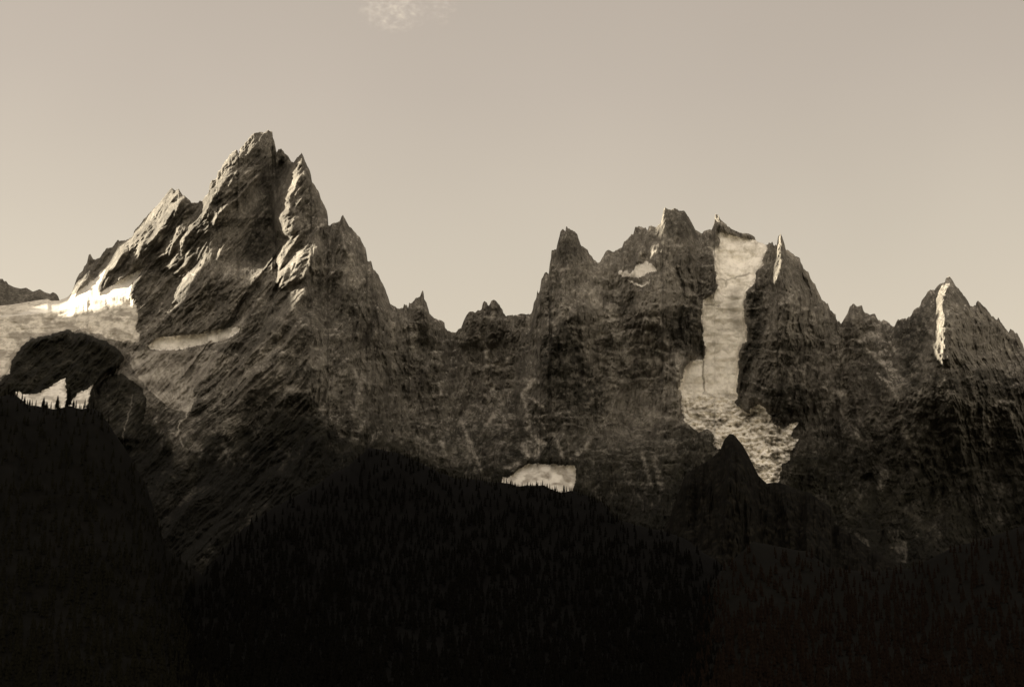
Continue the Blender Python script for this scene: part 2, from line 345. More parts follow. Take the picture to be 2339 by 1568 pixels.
for dgr, wt in ws:
    R = R + wt * rocks(dgr); tw = tw + wt
    GU = GU + wt * (.3 * (1 - sstep(GUL[(dgr, 34)], -.35, .05)) + .45 * (1 - sstep(GUL[(dgr, 15)], -.35, .0)) + .4 * (1 - sstep(GUL[(dgr, 7)], -.4, -.1)))
GU = GU / np.maximum(tw if 0 else sum(w_ for _, w_ in ws), .01); GUL.clear()
R = R / np.maximum(tw, .01)
# isotropic crags and ledges
R = R - 30 * (1 - wall) * butt((X + WXR) / 130, (Y - .2 * X + WYR) / 120, 1.2, .9, 1.2, .8)
led = Y / 34 + 1.8 * fbm(X / 60, Y / 60, 4) + .8 * fbm(X / 14, Y / 14, 2)
lf = led - np.floor(led)
R = R + 16 * np.where(lf < .7, lf / .7, (1 - lf) / .3) * sstep(Y, 480, 700) * (.3 + .7 * sstep(X, 700, 1000))
R = R - 4 * (vn(X / 2.4, Y / 3) - .5)
# big smooth walls (left summit's slab, dark couloir wall)
R = R * (1 - .45 * wall)
# snow shoulder lies back at a gentler angle
D = D + ((1.1 * np.clip(725 - Y, 0, 105) + .65 * np.clip(668 - Y, 0, 62)) * (1 - sstep(620 - Y, 0, 380)) * (1 - sstep(X, 330, 520))) + 110 * (1 - sstep(X, 120, 330)) * (1 - sstep(Y, 720, 1000))
D = D + 1.0 * np.clip(X - 455, 0, 260) * wall
# --- traced crests
ribs = [(Z2([(560,395),(480,480),(400,570),(310,640),(255,700),(215,775)]), 7, 190, 55),
 (Z2([(360,380),(300,440),(240,530),(205,600),(150,700),(110,770)]), 15, 45, 42),
 (Z1([(1455,770),(1420,800),(1350,880),(1300,990),(1240,1075),(1225,1130)]), 10, 60, 34),
 (Z2([(852,290),(820,480),(770,560),(752,700),(735,860)]), 30, 60, 85),
 (Z2([(935,500),(900,580),(905,640),(890,710)]), 8, 20, 22),
 (Z2([(890,540),(830,620),(800,680),(775,800),(750,900)]), 8, 40, 26),
 (Z2([(890,750),(830,870),(780,950),(700,1080),(640,1200)]), 9, 22, 26),
 (Z2([(830,785),(745,930),(665,1060),(580,1120)]), 9, 22, 24),
 (Z2([(1030,760),(930,860),(830,1000),(730,1110),(650,1240)]), 13, 55, 48),
 (Z2([(970,910),(962,980),(890,1110),(790,1180),(700,1235)]), 12, 30, 34),
 (Z2([(612,150),(570,210),(530,275)]), 17, 30, 34), (Z2([(480,240),(450,320)]), 9, 18, 20), (Z2([(628,330),(605,405)]), 9, 16, 20),
 (Z2([(470,370),(410,410),(380,480)]), 10, 20, 22), (Z2([(420,470),(300,560),(270,600)]), 9, 20, 18),
 (Z1([(1280,560),(1170,740),(1100,820),(1010,910),(880,1020),(770,1130)]), 13, 55, 40),
 (Z1([(1212,580),(1120,750),(1010,880),(900,960)]), 10, 22, 26),
 (Z1([(1180,850),(1150,930)]), 8, 20, 20), (Z1([(1240,920),(1215,990),(1130,1030),(1085,1060)]), 8, 20, 22),
 (Z1([(830,1050),(760,1150),(700,1220)]), 8, 18, 20), (Z1([(720,1040),(660,1140)]), 7, 18, 20), (Z1([(640,1150),(595,1240)]), 7, 18, 20),
 (Z2([(1105,1085),(1030,1205)]), 7, 26, 24), (Z2([(300,1130),(280,1195)]), 8, 30, 22),
 (Z2([(1152,705),(1155,850),(1140,1000)]), 5, 60, 24),
 (Z5([(692,300),(668,450),(655,560),(645,680)]), 5.5, 60, 22), (Z5([(735,185),(712,380)]), 5, 12, 20),
 (Z4([(1178,262),(1205,330)]), 6, 30, 26),
 (Z6([(962,290),(925,380),(910,470),(918,560),(920,720),(915,850),(900,960)]), 24, 60, 105),
 (Z6([(890,560),(888,700),(880,800),(862,915)]), 44, 20, 95), (Z6([(1000,330),(1012,420)]), 8, 16, 20),
 (Z6([(988,740),(968,870)]), 6, 22, 22), (Z6([(1590,830),(1572,1000),(1585,1210)]), 24, 60, 85),
 (Z6([(1505,990),(1470,1080)]), 7, 16, 22)]
RB = np.zeros_like(X)
t1 = lambda p: Z(0, 390, 1.608, p); t2 = lambda p: Z(1690, 585, 1.4187, p)
for ln, wl, wr, h in [(t2([(370,370),(250,620),(200,660),(110,900),(60,1150)]), 60, 110, 110), (t2([(660,330),(640,650),(740,900),(720,1180)]), 90, 70, 90), (t2([(1200,300),(1240,540),(1190,800),(1080,1080)]), 50, 110, 100),
    (t2([(1540,600),(1400,850),(1300,1100)]), 60, 80, 100), (t2([(1975,450),(1960,900),(2050,1300)]), 120, 150, 120), (t1([(1790,500),(1850,900),(1900,1300)]), 60, 110, 80), (t1([(2130,900),(2040,1200),(1950,1550)]), 50, 90, 90),
    (t2([(420,640),(450,900),(420,1100)]), 40, 60, 60), (t2([(1640,700),(1720,1000),(1700,1300)]), 50, 90, 90), (Z3([(880,860),(960,1200),(800,1560)]), 50, 70, 80), (Z3([(390,800),(480,1150),(420,1560)]), 40, 80, 90)]:
    RB += rib(X + WXR * 1.3, Y, ln, wl, wr, h, 150)
wx = X + (vn(X / 24, Y / 24) - .5) * 7 + (vn(X / 6, Y / 9) - .5) * 3; wy = Y
for ln, wl, wr, h in ribs:
    RB += rib(wx, wy, ln, wl, wr, h) * (.75 + .5 * vn(X / 16, Y / 26))
# dark recess right of the big slab
rec = inpoly(X, Y, Z2([(660,330),(770,330),(700,480),(650,620),(650,800),(740,880),(600,1100),(520,1100),(440,1000),(500,820),(560,640)]))
D = D + blur(rec, 14) * 70
RS = R - RB
# glacier surfaces
ice_rel = 30 * fbm(X / 60, Y / 40, 4) + 7 * fbm(X / 14, Y / 8, 3) - 10 * butt(X / 30, Y / 22, 1.2, 1.2, 1, 2) * mG1
ser = sstep(Y, 880, 930) * mG1
ice_rel = ice_rel - ser * (34 * ridged(X / 22, Y / 18, 4) + 22 * butt(X / 11, Y / 9, 2, 2, 2, 2))
step = Y / 45 + 1.5 * fbm(X / 70, Y / 50, 3); sf = step - np.floor(step)
ice_rel = ice_rel + np.where(mG1, 4, 5) * np.where(sf < .85, sf / .85, (1 - sf) / .15)
ice_rel = ice_rel + 10 * blur(mS4, 7) * ridged(X / 40, Y / 14, 4) * 2
sm_ = np.clip(blur(mS3, 9) * 1.8, 0, 1); ice_rel = ice_rel * (1 - sm_) + (14 + .3 * (ice_rel - 14)) * sm_
D = D + RS * (1 - icef) + (ice_rel - 25) * icef
D = D - 30 * blur(mS1, 2)
# couloir glacier sits back between its rock walls; the groove between its two lobes
D = D + blur(mG1 & (Y < 930) & (Y > 575), 4) * 28
D = D - rib(X, Y, Z4([(1080,1270),(1085,1400),(1095,1520)]), 3, 3, -10)
# rock rising in front of ice: summit ridge step at the pillar, dark domes on the left
domeA = inpoly(jx2, jy2, Z9([(-2200,780),(0,640),(40,600),(110,440),(190,350),(290,320),(380,300),(430,285),(495,262),(540,285),(640,305),(760,350),(860,400),(900,470),(880,540),(760,590),(690,680),(640,1100),(-2200,1100)]))
domeB = inpoly(jx2, jy2, Z9([(640,1100),(690,690),(780,610),(880,590),(960,640),(1040,700),(1070,800),(1000,1100)]))
D = D - blur(domeA, 3) * 230 - blur(domeB, 5) * 150
# rounded dome shapes
D = D + 160 * (blur(domeA | domeB, 2) * (1 - np.exp(-((np.abs(X - 170)) / 190) ** 2)) * (X < 420))
# --- cover attributes, with shade painted into the dark mask
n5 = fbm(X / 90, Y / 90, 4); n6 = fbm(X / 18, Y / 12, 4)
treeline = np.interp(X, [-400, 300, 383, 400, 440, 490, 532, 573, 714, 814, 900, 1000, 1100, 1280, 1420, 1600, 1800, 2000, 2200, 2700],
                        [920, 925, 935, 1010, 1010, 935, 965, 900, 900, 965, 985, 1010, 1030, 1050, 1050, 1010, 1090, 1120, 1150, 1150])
veg_shade = sstep(Y + (n6 - .5) * 90 - treeline, -18, 60)
grad = sstep(Y + (n5 - .5) * 240 + (n6 - .5) * 200, 650, 1100)  # ambient darkening down the massif, put into the rock colour
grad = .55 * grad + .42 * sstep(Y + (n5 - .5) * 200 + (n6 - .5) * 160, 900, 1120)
dark = np.clip(np.maximum(veg_shade * .97, grad), 0, 1)
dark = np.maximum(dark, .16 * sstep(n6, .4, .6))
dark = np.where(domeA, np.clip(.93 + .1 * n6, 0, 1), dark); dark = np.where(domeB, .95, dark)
# black rock band hemming the upper cirque walls, pale fan of scree below the left shelf
fan = inpoly(jx2, jy2, Z9([(950,430),(1080,415),(1568,420),(1700,470),(1568,600),(1460,640),(1400,720),(1420,760),(1380,870),(1240,845),(1150,770),(1060,680),(950,540)]))
fanl = .5 + .5 * np.sin(np.arctan2(X - 411, 960 - Y) * 60 + 6 * vn(X / 20, Y / 20))
midp = np.exp(-((X - 1480) / 150) ** 2 - ((Y - 800) / 170) ** 2) * .8
rub = np.exp(-((X - 640) / 110) ** 2 - ((Y - 870) / 50) ** 2) * .75
pale = np.clip(fan * (.62 + .45 * fanl * sstep(Y, 790, 840)) + midp * sstep(n6, .4, .62) + rub * sstep(n6, .42, .6), 0, 1)
dark = dark * (1 - .9 * fan) * (1 - .8 * rub) * (1 - .8 * midp)
for poly in (Z11([(180,0),(290,0),(290,60),(380,260),(330,270),(230,90)]), Z11([(530,480),(590,490),(580,560),(550,660),(500,640)]), Z11([(340,950),(430,1010),(470,1190),(270,1120),(330,1040)]),
             Z11([(640,1000),(720,1020),(715,1190),(640,1170)]), Z11([(1310,90),(1340,100),(1330,230),(1310,220)]), Z11([(640,330),(670,340),(655,400)]), Z11([(750,180),(790,230),(770,320),(750,300)]),
             Z11([(270,560),(310,590),(350,640),(400,700),(380,730),(340,650)]), Z11([(720,400),(735,400),(740,530),(725,520)]),
             Z8([(570,310),(600,320),(700,600),(730,680),(700,640),(610,470)]), Z8([(750,330),(850,210),(880,260),(870,340)]), Z8([(980,120),(1000,200),(1110,470),(1000,580),(1000,330),(930,300)]),
             [(330,1100),(385,1100),(400,1150),(385,1215),(365,1225),(345,1175)]):
    mp = blur(inpoly(jx2, jy2, poly), 1)
    mp = mp * (.3 + .7 * sstep(fbm(X / 8, Y / 12, 4, .6), .38, .6)) * (.35 if poly[0][0] == 330 else 1)
    dark = dark * (1 - .45 * mp); pale = np.maximum(pale, .25 * mp)

T1 = lambda p: Z(0, 390, 1.608, p); T2 = lambda p: Z(1690, 585, 1.4187, p)
brk = sstep(fbm(X / 9, Y / 7, 4, .6), .36, .58)      # strokes break up
brk2 = sstep(fbm(X / 5, Y / 4, 3, .6), .38, .56)
def seg(line, wd):
    m = np.zeros(X.shape, np.float32)
    for (x0, y0), (x1, y1) in zip(line[:-1], line[1:]):
        bb = (X > min(x0, x1) - wd * 2) & (X < max(x0, x1) + wd * 2) & (Y > min(y0, y1) - wd * 2) & (Y < max(y0, y1) + wd * 2)
        px = jx2[bb]; py = jy2[bb]; L2 = (x1 - x0) ** 2 + (y1 - y0) ** 2 + 1e-6
        t = np.clip(((px - x0) * (x1 - x0) + (py - y0) * (y1 - y0)) / L2, 0, 1)
        d = np.hypot(px - x0 - t * (x1 - x0), py - y0 - t * (y1 - y0))
        m[bb] = np.maximum(m[bb], np.clip(1.25 - d / wd, 0, 1))
    return m
strokes = ([(T1(l), w_, q) for l, w_, q in [([(1420,860),(1300,1000),(1240,1090)],5,.5),([(1340,890),(1240,1010)],5,.4),([(1620,1180),(1750,1220),(1850,1300),(1890,1400)],5,.5),
   ([(1250,1470),(1450,1400),(1620,1410)],8,.6),([(1100,1500),(1250,1470)],8,.35),([(1780,560),(1800,680)],4,.4),([(1185,800),(1170,830)],4,1),([(995,803),(1030,806)],2,.9),
   ([(1870,1370),(1875,1430)],4,.6),([(1620,1090),(1610,1180)],4,.4),([(760,830),(720,900)],5,.3),([(700,1225),(850,1208),(1000,1212),(1200,1150)],2.5,.8),([(690,1262),(800,1250),(1100,1270)],3,.7),([(620,900),(700,930),(820,880)],8,.3),
   ([(930,1500),(1010,1455)],5,.6),([(700,1000),(690,1100)],8,.7),([(1280,740),(1380,760)],9,.25),([(860,640),(830,700)],4,.3),([(1560,1190),(1480,1290),(1380,1370)],9,.35),([(1350,1200),(1440,1250)],12,.3)]]
 + [(T2(l), w_, q) for l, w_, q in [([(140,610),(210,560)],4,.7),([(240,590),(290,630)],4,.7),([(320,635),(420,625),(520,620),(600,600)],6,.6),([(330,560),(380,480)],18,.3),
   ([(600,335),(650,290),(740,305)],7,.3),([(790,300),(860,330)],5,.3),([(180,415),(230,408)],3,1),([(180,475),(200,470)],3,1),([(700,410),(730,395)],4,1),([(540,440),(560,480),(600,470)],2.5,.8),([(860,350),(880,420)],10,.35),
   ([(1230,540),(1300,580),(1380,630),(1450,620)],7,.45),([(1290,870),(1420,760)],5,.45),([(1090,740),(1070,900)],6,.4),([(1200,940),(1250,890)],5,.35),([(1210,480),(1230,560)],8,.3),
   ([(1510,620),(1560,640)],14,.4),([(1560,740),(1620,700),(1660,720)],6,.6),([(1590,770),(1680,850)],7,.6),([(1430,970),(1500,990)],12,.7),([(1400,950),(1470,1060),(1540,1150),(1570,1200)],6,.6),
   ([(1540,980),(1560,1080),(1580,1130)],5,.4),([(720,1130),(740,960),(700,900)],6,.45),([(560,1000),(620,900),(700,960)],12,.35),([(450,1050),(620,1080),(820,1130)],10,.35),([(500,900),(640,830)],10,.4),
   ([(2160,1080),(2165,1230)],4,.5),([(2010,980),(2110,975)],3,.4),([(2120,1080),(2210,1020)],4,.3),([(1730,960),(1760,1100)],5,.3),([(380,1130),(560,1180)],7,.25),([(620,1280),(650,1420)],8,.25),([(560,1250),(600,1400)],5,.25)]]
 + [(Z8(l), w_, q) for l, w_, q in [([(760,60),(790,140)],7,.7),([(1040,60),(980,150),(1000,280),(1010,380)],7,.75),([(1040,180),(1100,240)],4,.9),([(1060,290),(1120,380)],4,.6),([(850,220),(740,340)],9,.6),
   ([(740,345),(900,350)],6,.5),([(1040,420),(1110,470),(1060,540)],8,.8),([(980,480),(1000,540)],9,.8),([(660,170),(740,165)],4,.6),([(1180,430),(1230,550)],7,.4),([(1420,430),(1360,520),(1280,560)],5,.6),
   ([(870,620),(950,600)],7,.6),([(570,310),(650,480),(710,640)],4,.4),([(440,80),(460,160)],3,.5),([(20,230),(50,260)],8,.35),([(320,420),(380,480)],8,.25),([(460,460),(490,560)],6,.3),([(20,420),(15,440)],4,.5)]]
 + [(Z3(l), w_, q) for l, w_, q in [([(680,1250),(760,1310),(860,1315),(960,1300),(1050,1240)],5,.7),([(900,1350),(1010,1330)],5,.6),([(1100,1190),(1190,1140)],3,.7),([(1090,1430),(1170,1400),(1230,1440)],6,.6),
   ([(860,1430),(880,1500),(920,1440)],8,.6),([(1330,930),(1390,865)],3,.8),([(1460,890),(1540,960)],4,.7),([(1240,1060),(1280,1020),(1330,1010)],6,.7),([(1350,1020),(1390,1070)],6,.7),
   ([(520,1160),(560,1130)],6,.4),([(300,1150),(380,1260)],8,.4),([(260,980),(340,1080)],10,.4),([(130,1200),(190,1260)],12,.3),([(410,1380),(490,1390)],4,.4),([(840,1220),(850,1250)],6,.5),([(840,960),(910,965)],3,.6),([(830,870),(840,920)],5,.3),([(900,860),(910,940)],6,.3)]])
gm_ = np.clip(GU * 1.1 - .12, 0, .6) * sstep(fbm(X / 45, Y / 45, 4, .6), .40, .62) * (.35 + .65 * brk2) * (1 - wall) * sstep(Y, 420, 620) * (1 - dome0)
pale = np.maximum(pale, gm_ * .8); dark = dark * (1 - .5 * gm_)
for ln, wd, q in strokes:
    m_ = seg(ln, wd) * (.25 + .75 * brk)
    pale = np.maximum(pale, np.clip(m_ * q * 1.5, 0, 1)); dark = dark * (1 - .9 * np.clip(m_ * (q + .25), 0, 1))
shade_polys = ([(T1(p), q) for p, q in [([(1440,400),(1430,580),(1500,620),(1400,760),(1300,780),(1270,640),(1330,540)],.45),([(1030,540),(1060,600),(920,820),(880,830),(960,640)],.35),
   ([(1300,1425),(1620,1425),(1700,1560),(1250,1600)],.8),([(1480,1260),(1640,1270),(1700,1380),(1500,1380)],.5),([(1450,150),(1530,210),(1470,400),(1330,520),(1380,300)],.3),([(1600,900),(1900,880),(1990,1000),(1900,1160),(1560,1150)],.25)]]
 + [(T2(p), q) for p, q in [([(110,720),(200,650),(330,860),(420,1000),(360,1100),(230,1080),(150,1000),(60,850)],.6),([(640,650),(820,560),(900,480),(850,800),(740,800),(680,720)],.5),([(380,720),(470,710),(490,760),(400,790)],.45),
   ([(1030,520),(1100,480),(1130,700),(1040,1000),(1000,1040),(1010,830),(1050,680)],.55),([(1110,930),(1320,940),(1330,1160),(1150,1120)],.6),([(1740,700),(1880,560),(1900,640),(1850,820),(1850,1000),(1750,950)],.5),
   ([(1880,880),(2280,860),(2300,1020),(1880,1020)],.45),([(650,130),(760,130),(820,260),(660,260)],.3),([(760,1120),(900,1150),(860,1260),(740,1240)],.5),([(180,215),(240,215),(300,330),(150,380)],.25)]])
for pl, q in shade_polys:  # shaded planes and clefts painted dark into the rock colour
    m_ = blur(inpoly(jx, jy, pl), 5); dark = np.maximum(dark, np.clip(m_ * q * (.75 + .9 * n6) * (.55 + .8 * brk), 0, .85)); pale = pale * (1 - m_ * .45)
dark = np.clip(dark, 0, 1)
dust = np.clip(.35 + .9 * sstep(n5, .4, .65), 0, 1) * (1 - wall)
dirt_crevasse = np.clip((fbm(X / 22, Y / 12, 4) - .52) * 4, 0, .8) * (Y > 930) + .2 * sstep(n6, .55, .7) * sstep(Y, 640, 760)
for ln, wd, q in [(Z4([(1190,690),(1260,690),(1380,660),(1430,640)]),2,.8),(Z4([(1100,870),(1210,882)]),2,.8),(Z4([(1260,690),(1250,742)]),3,.6),(Z4([(1085,1275),(1085,1400),(1095,1510)]),2.2,.8),
    (Z4([(1320,780),(1290,900),(1340,1030)]),16,.5),(Z4([(1200,1050),(1300,1060)]),5,.4),(Z4([(1150,800),(1160,740)]),6,.5),(Z4([(1180,500),(1200,560)]),6,.4),(Z7([(560,400),(640,480),(700,560)]),7,.6),
    (Z7([(1100,560),(1190,560),(1200,640)]),8,.6),(Z7([(1250,640),(1290,600)]),8,.7),(Z7([(1180,860),(1270,740)]),12,.6),(Z7([(800,300),(860,310)]),8,.6),(Z7([(700,300),(640,280)]),4,.5),(Z7([(1000,500),(960,640)]),4,.4)]:
    dirt_crevasse = np.maximum(dirt_crevasse, seg(ln, wd) * q)  # dark crevasse lines put into the ice colour, beside dirt streaks
dirt_crevasse = np.maximum(dirt_crevasse, np.where(mS4, sstep(fbm(X / 26, Y / 13, 5, .6), .42, .64) * .7 * sstep(Y + X * .1, 690, 745), 0))
dirt_crevasse = np.maximum(dirt_crevasse, np.where(mS5, .06, 0)); dirt_crevasse = np.maximum(dirt_crevasse, np.where(mS2 | mS6, sstep(fbm(X / 20, Y / 9, 4), .45, .65) * .5 + .12, 0))
edge = np.clip((1 - blur(ice, 4)) * 2.4, 0, 1) * sstep(fbm(X / 8, Y / 8, 3, .6), .38, .6)
dirt_crevasse = np.maximum(dirt_crevasse, edge * .8)
dirt_crevasse = np.where(mS3 | mS1, edge * .4, dirt_crevasse)
water = 0
for ln, wd, q in [(Z9([(1440,745),(1400,780),(1370,810),(1362,870),(1350,910),(1305,940),(1293,1010),(1285,1055)]), 2.2, 1), (Z9([(1390,1000),(1340,1030),(1305,1045),(1318,1080),(1330,1115)]), 2.5, .7), (Z9([(1285,1040),(1345,1030)]), 7, .5),
                  (Z9([(960,740),(955,830),(920,930),(892,1040),(905,1110)]), 1.6, .45), (Z9([(1310,830),(1360,850)]), 6, .8)]:
    water = np.maximum(water, seg(ln, wd) * q)
pale = np.maximum(pale, water * .8); dark = dark * (1 - water)
P = proj(X, Y, D)
# --- back side
bk1 = P[0].copy(); bk1[:, 1] += 90; bk1[:, 2] -= 130
bk2 = P[0].copy(); bk2[:, 0] *= 1.12; bk2[:, 1] += 900; bk2[:, 2] -= 1100
bk3 = P[0].copy(); bk3[:, 0] *= 1.3; bk3[:, 1] += 2600; bk3[:, 2] = -5
P = np.concatenate([bk3[None], bk2[None], bk1[None], P], 0)
pad = lambda a: np.concatenate([a[:1]] * 3 + [a], 0)
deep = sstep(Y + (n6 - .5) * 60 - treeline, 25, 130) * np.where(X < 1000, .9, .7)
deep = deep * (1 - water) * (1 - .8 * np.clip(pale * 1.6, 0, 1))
A = {'deep': pad(deep), 'dust': pad(dust), 'pale': pad(pale), 'veg_shade': pad(dark), 'dirt_crevasse': pad(dirt_crevasse)}
FA = grid_faces(NR + 3, NC)
def padm(m): return np.concatenate([np.zeros((3, NC), bool), m], 0)
XX = pad(X); YY = pad(Y)
region = np.zeros((NR + 3, NC), np.int32)
region[(XX >= 890) & (XX < 1215)] = 1
region[(XX >= 1215) & (XX < 1628)] = 2
region[(XX >= 1628) & (XX < 1915)] = 3
region[(XX >= 1915)] = 4
region[padm(domeA | domeB)] = 5
for i, m_ in enumerate((mG1, mS1, mS2, mS3, mS4, mS5, mS6)): region[padm(m_)] = 10 + i
regs = {0: ('mountain_peak', 'leaning twin-topped granite peak, tallest of the range, sunlit streaks on its left edges', M_rock),
 1: ('mountain_ridge', 'low saw-toothed saddle ridge between the tall peak and the glacier massif', M_rock),
 2: ('mountain_massif', 'broad blocky rock massif left of the long glacier, with a small snow patch', M_rock),
 3: ('rock_pillar', 'dark fluted rock pillar with a needle tip, right of the long glacier', M_rock),
 4: ('mountain_pyramid', 'pointed pyramid peak at the right with a bright sunlit streak down its face', M_rock),
 5: ('rock_dome', 'dark rounded rock knoll in front of the left ice slope', M_rock),
 10: ('glacier', 'long pale hanging glacier falling down the couloir to a broken ice tongue', M_ice),
 11: ('snow_patch', 'small white snow patch high on the blocky massif', M_snow),
 12: ('snow_basin', 'pale snow patch low down just above the black forest crest', M_snow),
 13: ('snow_slope', 'brilliant sunlit snow slope on the left shoulder', M_snow),
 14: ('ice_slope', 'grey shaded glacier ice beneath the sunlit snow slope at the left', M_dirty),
 15: ('snow_ledge', 'pale curved snow shelf at the foot of the tallest peak', M_ice),
 16: ('snow_hollow', 'snow patches below the dark knoll behind the tree tips at the left', M_ice)}
Fr = region[1:, 1:]
Vall = P.reshape(-1, 3)
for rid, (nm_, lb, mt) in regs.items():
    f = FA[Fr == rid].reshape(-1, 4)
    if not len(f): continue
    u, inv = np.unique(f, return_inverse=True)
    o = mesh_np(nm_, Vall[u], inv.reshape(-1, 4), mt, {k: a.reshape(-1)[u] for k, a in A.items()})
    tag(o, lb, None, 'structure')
# ------------------------------------------------------------------ generic ridge sheet
def ridge(name, crest, Dc, mat, label, crag=0, ybot=1660, Dbot=1500, amp=1.0, nc=700, nr=160, xr=None, rough=3.0, prof=1.0):
    cr = sorted(crest); x0, x1 = xr or (cr[0][0], cr[-1][0])
    x = np.linspace(x0, x1, nc); y0 = np.interp(x, [c[0] for c in cr], [c[1] for c in cr])
    y0 = y0 + (fbm(x / 30, x * 0, 3) - .5) * rough * 2
    v = np.linspace(0, 1, nr); Xg = np.repeat(x[None], nr, 0); Yg = y0[None] + v[:, None] ** prof * (ybot - y0[None])
    Dcx = np.interp(x, *Dc) if isinstance(Dc, tuple) else np.full(nc, float(Dc))
    Dg = Dcx[None] + (Dbot - Dcx[None]) * (v[:, None] ** (prof * .9))
    Dg = Dg + amp * (60 * np.exp(-(Yg - y0) / 12) - 90 * ridged(Xg / 160, Yg / 200, 4) - 20 * fbm(Xg / 20, Yg / 20, 3))
    if crag: Dg = Dg - crag * (butt(Xg / 70, Yg / 160) * 60 + butt(Xg / 25, Yg / 60) * 26 + butt(Xg / 9, Yg / 20) * 10)
    Pg = proj(Xg, Yg, Dg)
    b1 = Pg[0].copy(); b1[:, 1] += 120; b1[:, 2] -= 60
    b2 = Pg[0].copy(); b2[:, 1] += 700; b2[:, 2] = np.maximum(b2[:, 2] - 600, -5)
    Pg[..., 2] = np.maximum(Pg[..., 2], -5)
    Pa = np.concatenate([b2[None], b1[None], Pg], 0)
    z = np.zeros(Pa.shape[:2])
    o = mesh_np(name, Pa.reshape(-1, 3), grid_faces(nr + 2, nc).reshape(-1, 4), mat, {'dust': z + .4, 'pale': z, 'veg_shade': z + .3, 'dirt_crevasse': z}, smooth=False)
    tag(o, label, None, 'structure')
    return o, Pg
far, _ = ridge('distant_ridge', [(-1100, 700), (-700, 620), (-400, 640)] + Z1([(-200,1150),(0,1175),(20,1175),(30,1195),(45,1190),(60,1215),(100,1235),(150,1245),(190,1238),(240,1270),(290,1252),(320,1270),(365,1285),(385,1272),(410,1285),(425,1305),(435,1340),(520,1420)]), 6600, M_rock,
      'low dark jagged ridge far behind the snow slope at the left edge', crag=.6, ybot=1000, Dbot=5700, amp=.5, nc=500, nr=120, rough=1.5)
left_crest = [(-1200, 1000), (-800, 930), (-420, 960), (-100, 930)] + Z9([(0,745),(60,735),(110,735),(200,800),(300,840),(400,840),(500,810),(560,840),(640,845),(720,870),(780,940),(850,1040),(900,1110),(960,1220),(1060,1400)]) + [(380, 1250), (480, 1330), (620, 1400), (800, 1500)]
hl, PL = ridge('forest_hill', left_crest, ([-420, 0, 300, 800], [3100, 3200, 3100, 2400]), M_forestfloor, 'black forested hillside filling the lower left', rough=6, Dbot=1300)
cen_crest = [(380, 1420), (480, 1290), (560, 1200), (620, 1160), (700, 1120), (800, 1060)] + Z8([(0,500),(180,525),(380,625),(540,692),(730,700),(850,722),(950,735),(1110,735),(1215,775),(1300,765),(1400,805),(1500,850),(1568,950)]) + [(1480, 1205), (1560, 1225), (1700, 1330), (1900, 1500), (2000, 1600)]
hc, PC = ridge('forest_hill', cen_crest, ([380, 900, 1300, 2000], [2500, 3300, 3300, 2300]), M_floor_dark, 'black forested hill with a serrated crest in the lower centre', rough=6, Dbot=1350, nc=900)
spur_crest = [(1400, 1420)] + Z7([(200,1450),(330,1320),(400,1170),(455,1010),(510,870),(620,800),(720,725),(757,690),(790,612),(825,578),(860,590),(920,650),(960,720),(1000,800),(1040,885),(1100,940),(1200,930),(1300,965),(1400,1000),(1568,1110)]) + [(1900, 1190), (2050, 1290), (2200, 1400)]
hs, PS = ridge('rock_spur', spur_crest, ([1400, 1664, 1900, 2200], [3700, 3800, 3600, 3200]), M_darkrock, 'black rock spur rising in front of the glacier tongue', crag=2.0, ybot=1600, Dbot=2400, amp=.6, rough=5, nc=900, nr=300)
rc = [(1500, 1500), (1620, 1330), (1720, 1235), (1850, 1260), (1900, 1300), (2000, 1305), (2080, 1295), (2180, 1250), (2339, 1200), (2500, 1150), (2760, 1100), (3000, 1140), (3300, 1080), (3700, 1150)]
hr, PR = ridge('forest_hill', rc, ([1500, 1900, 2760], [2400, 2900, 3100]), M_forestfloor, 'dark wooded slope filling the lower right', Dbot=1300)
# ground
gx = np.linspace(-60000, 60000, 41)
gg = np.stack(np.meshgrid(gx, gx), -1); gz = np.concatenate([gg, np.zeros(gg.shape[:2] + (1,))], -1)
tag(mesh_np('ground', gz.reshape(-1, 3), grid_faces(41, 41).reshape(-1, 4), M_ground), 'flat valley floor', None, 'structure')
# ------------------------------------------------------------------ unseen mountain beyond the left edge, crest shaped to shade the lower walls
def shadow_mountain():
    n, m = 1100, 41
    ay = np.linspace(700, 10800, n); q = np.linspace(-1, 1, m)
    ax = -2950 - .14 * (ay - 1500)
    prof = [(700, 500), (1500, 1350), (2250, 1600), (3000, 1800), (3750, 2200), (4800, 2300), (5350, 2300), (5450, 2370), (5600, 2470), (5680, 2520), (5712, 2330), (5740, 2262), (5749, 2085), (5762, 2142),
            (5790, 2138), (5811, 2160), (5870, 2250), (5925, 2300), (5945, 2440), (5965, 2520), (6000, 2700), (6080, 3000), (6110, 3225), (6150, 3240), (6240, 3290), (6400, 3450), (6500, 3380), (7500, 3200), (9000, 2500), (10800, 300)]
    h = np.interp(ay, *zip(*prof)) + 14 * (fbm(ay / 60, ay * 0, 4) - .5)
    XX_ = ax[None] + np.where(q < 0, q * 1800, q * 480)[:, None] + 0 * ay[None]; YY_ = ay[None] + 0 * XX_
    ZZ_ = h[None] * (1 - np.abs(q[:, None]) ** .9) + 60 * np.minimum(np.abs(q[:, None]) * 6, 1) * (fbm(XX_ / 200, YY_ / 200, 4) - .5) * (1 - np.abs(q[:, None]))
    V = np.stack([XX_, YY_, ZZ_ - 3], -1).reshape(-1, 3); z = np.zeros(len(V))
    o = mesh_np('shadow_mountain', V, grid_faces(m, n).reshape(-1, 4), M_rock, {'dust': z + .3, 'pale': z, 'veg_shade': z + .3, 'dirt_crevasse': z})
    tag(o, 'unseen mountain beyond the left edge of the view, shaped to shade the walls', None, 'structure')
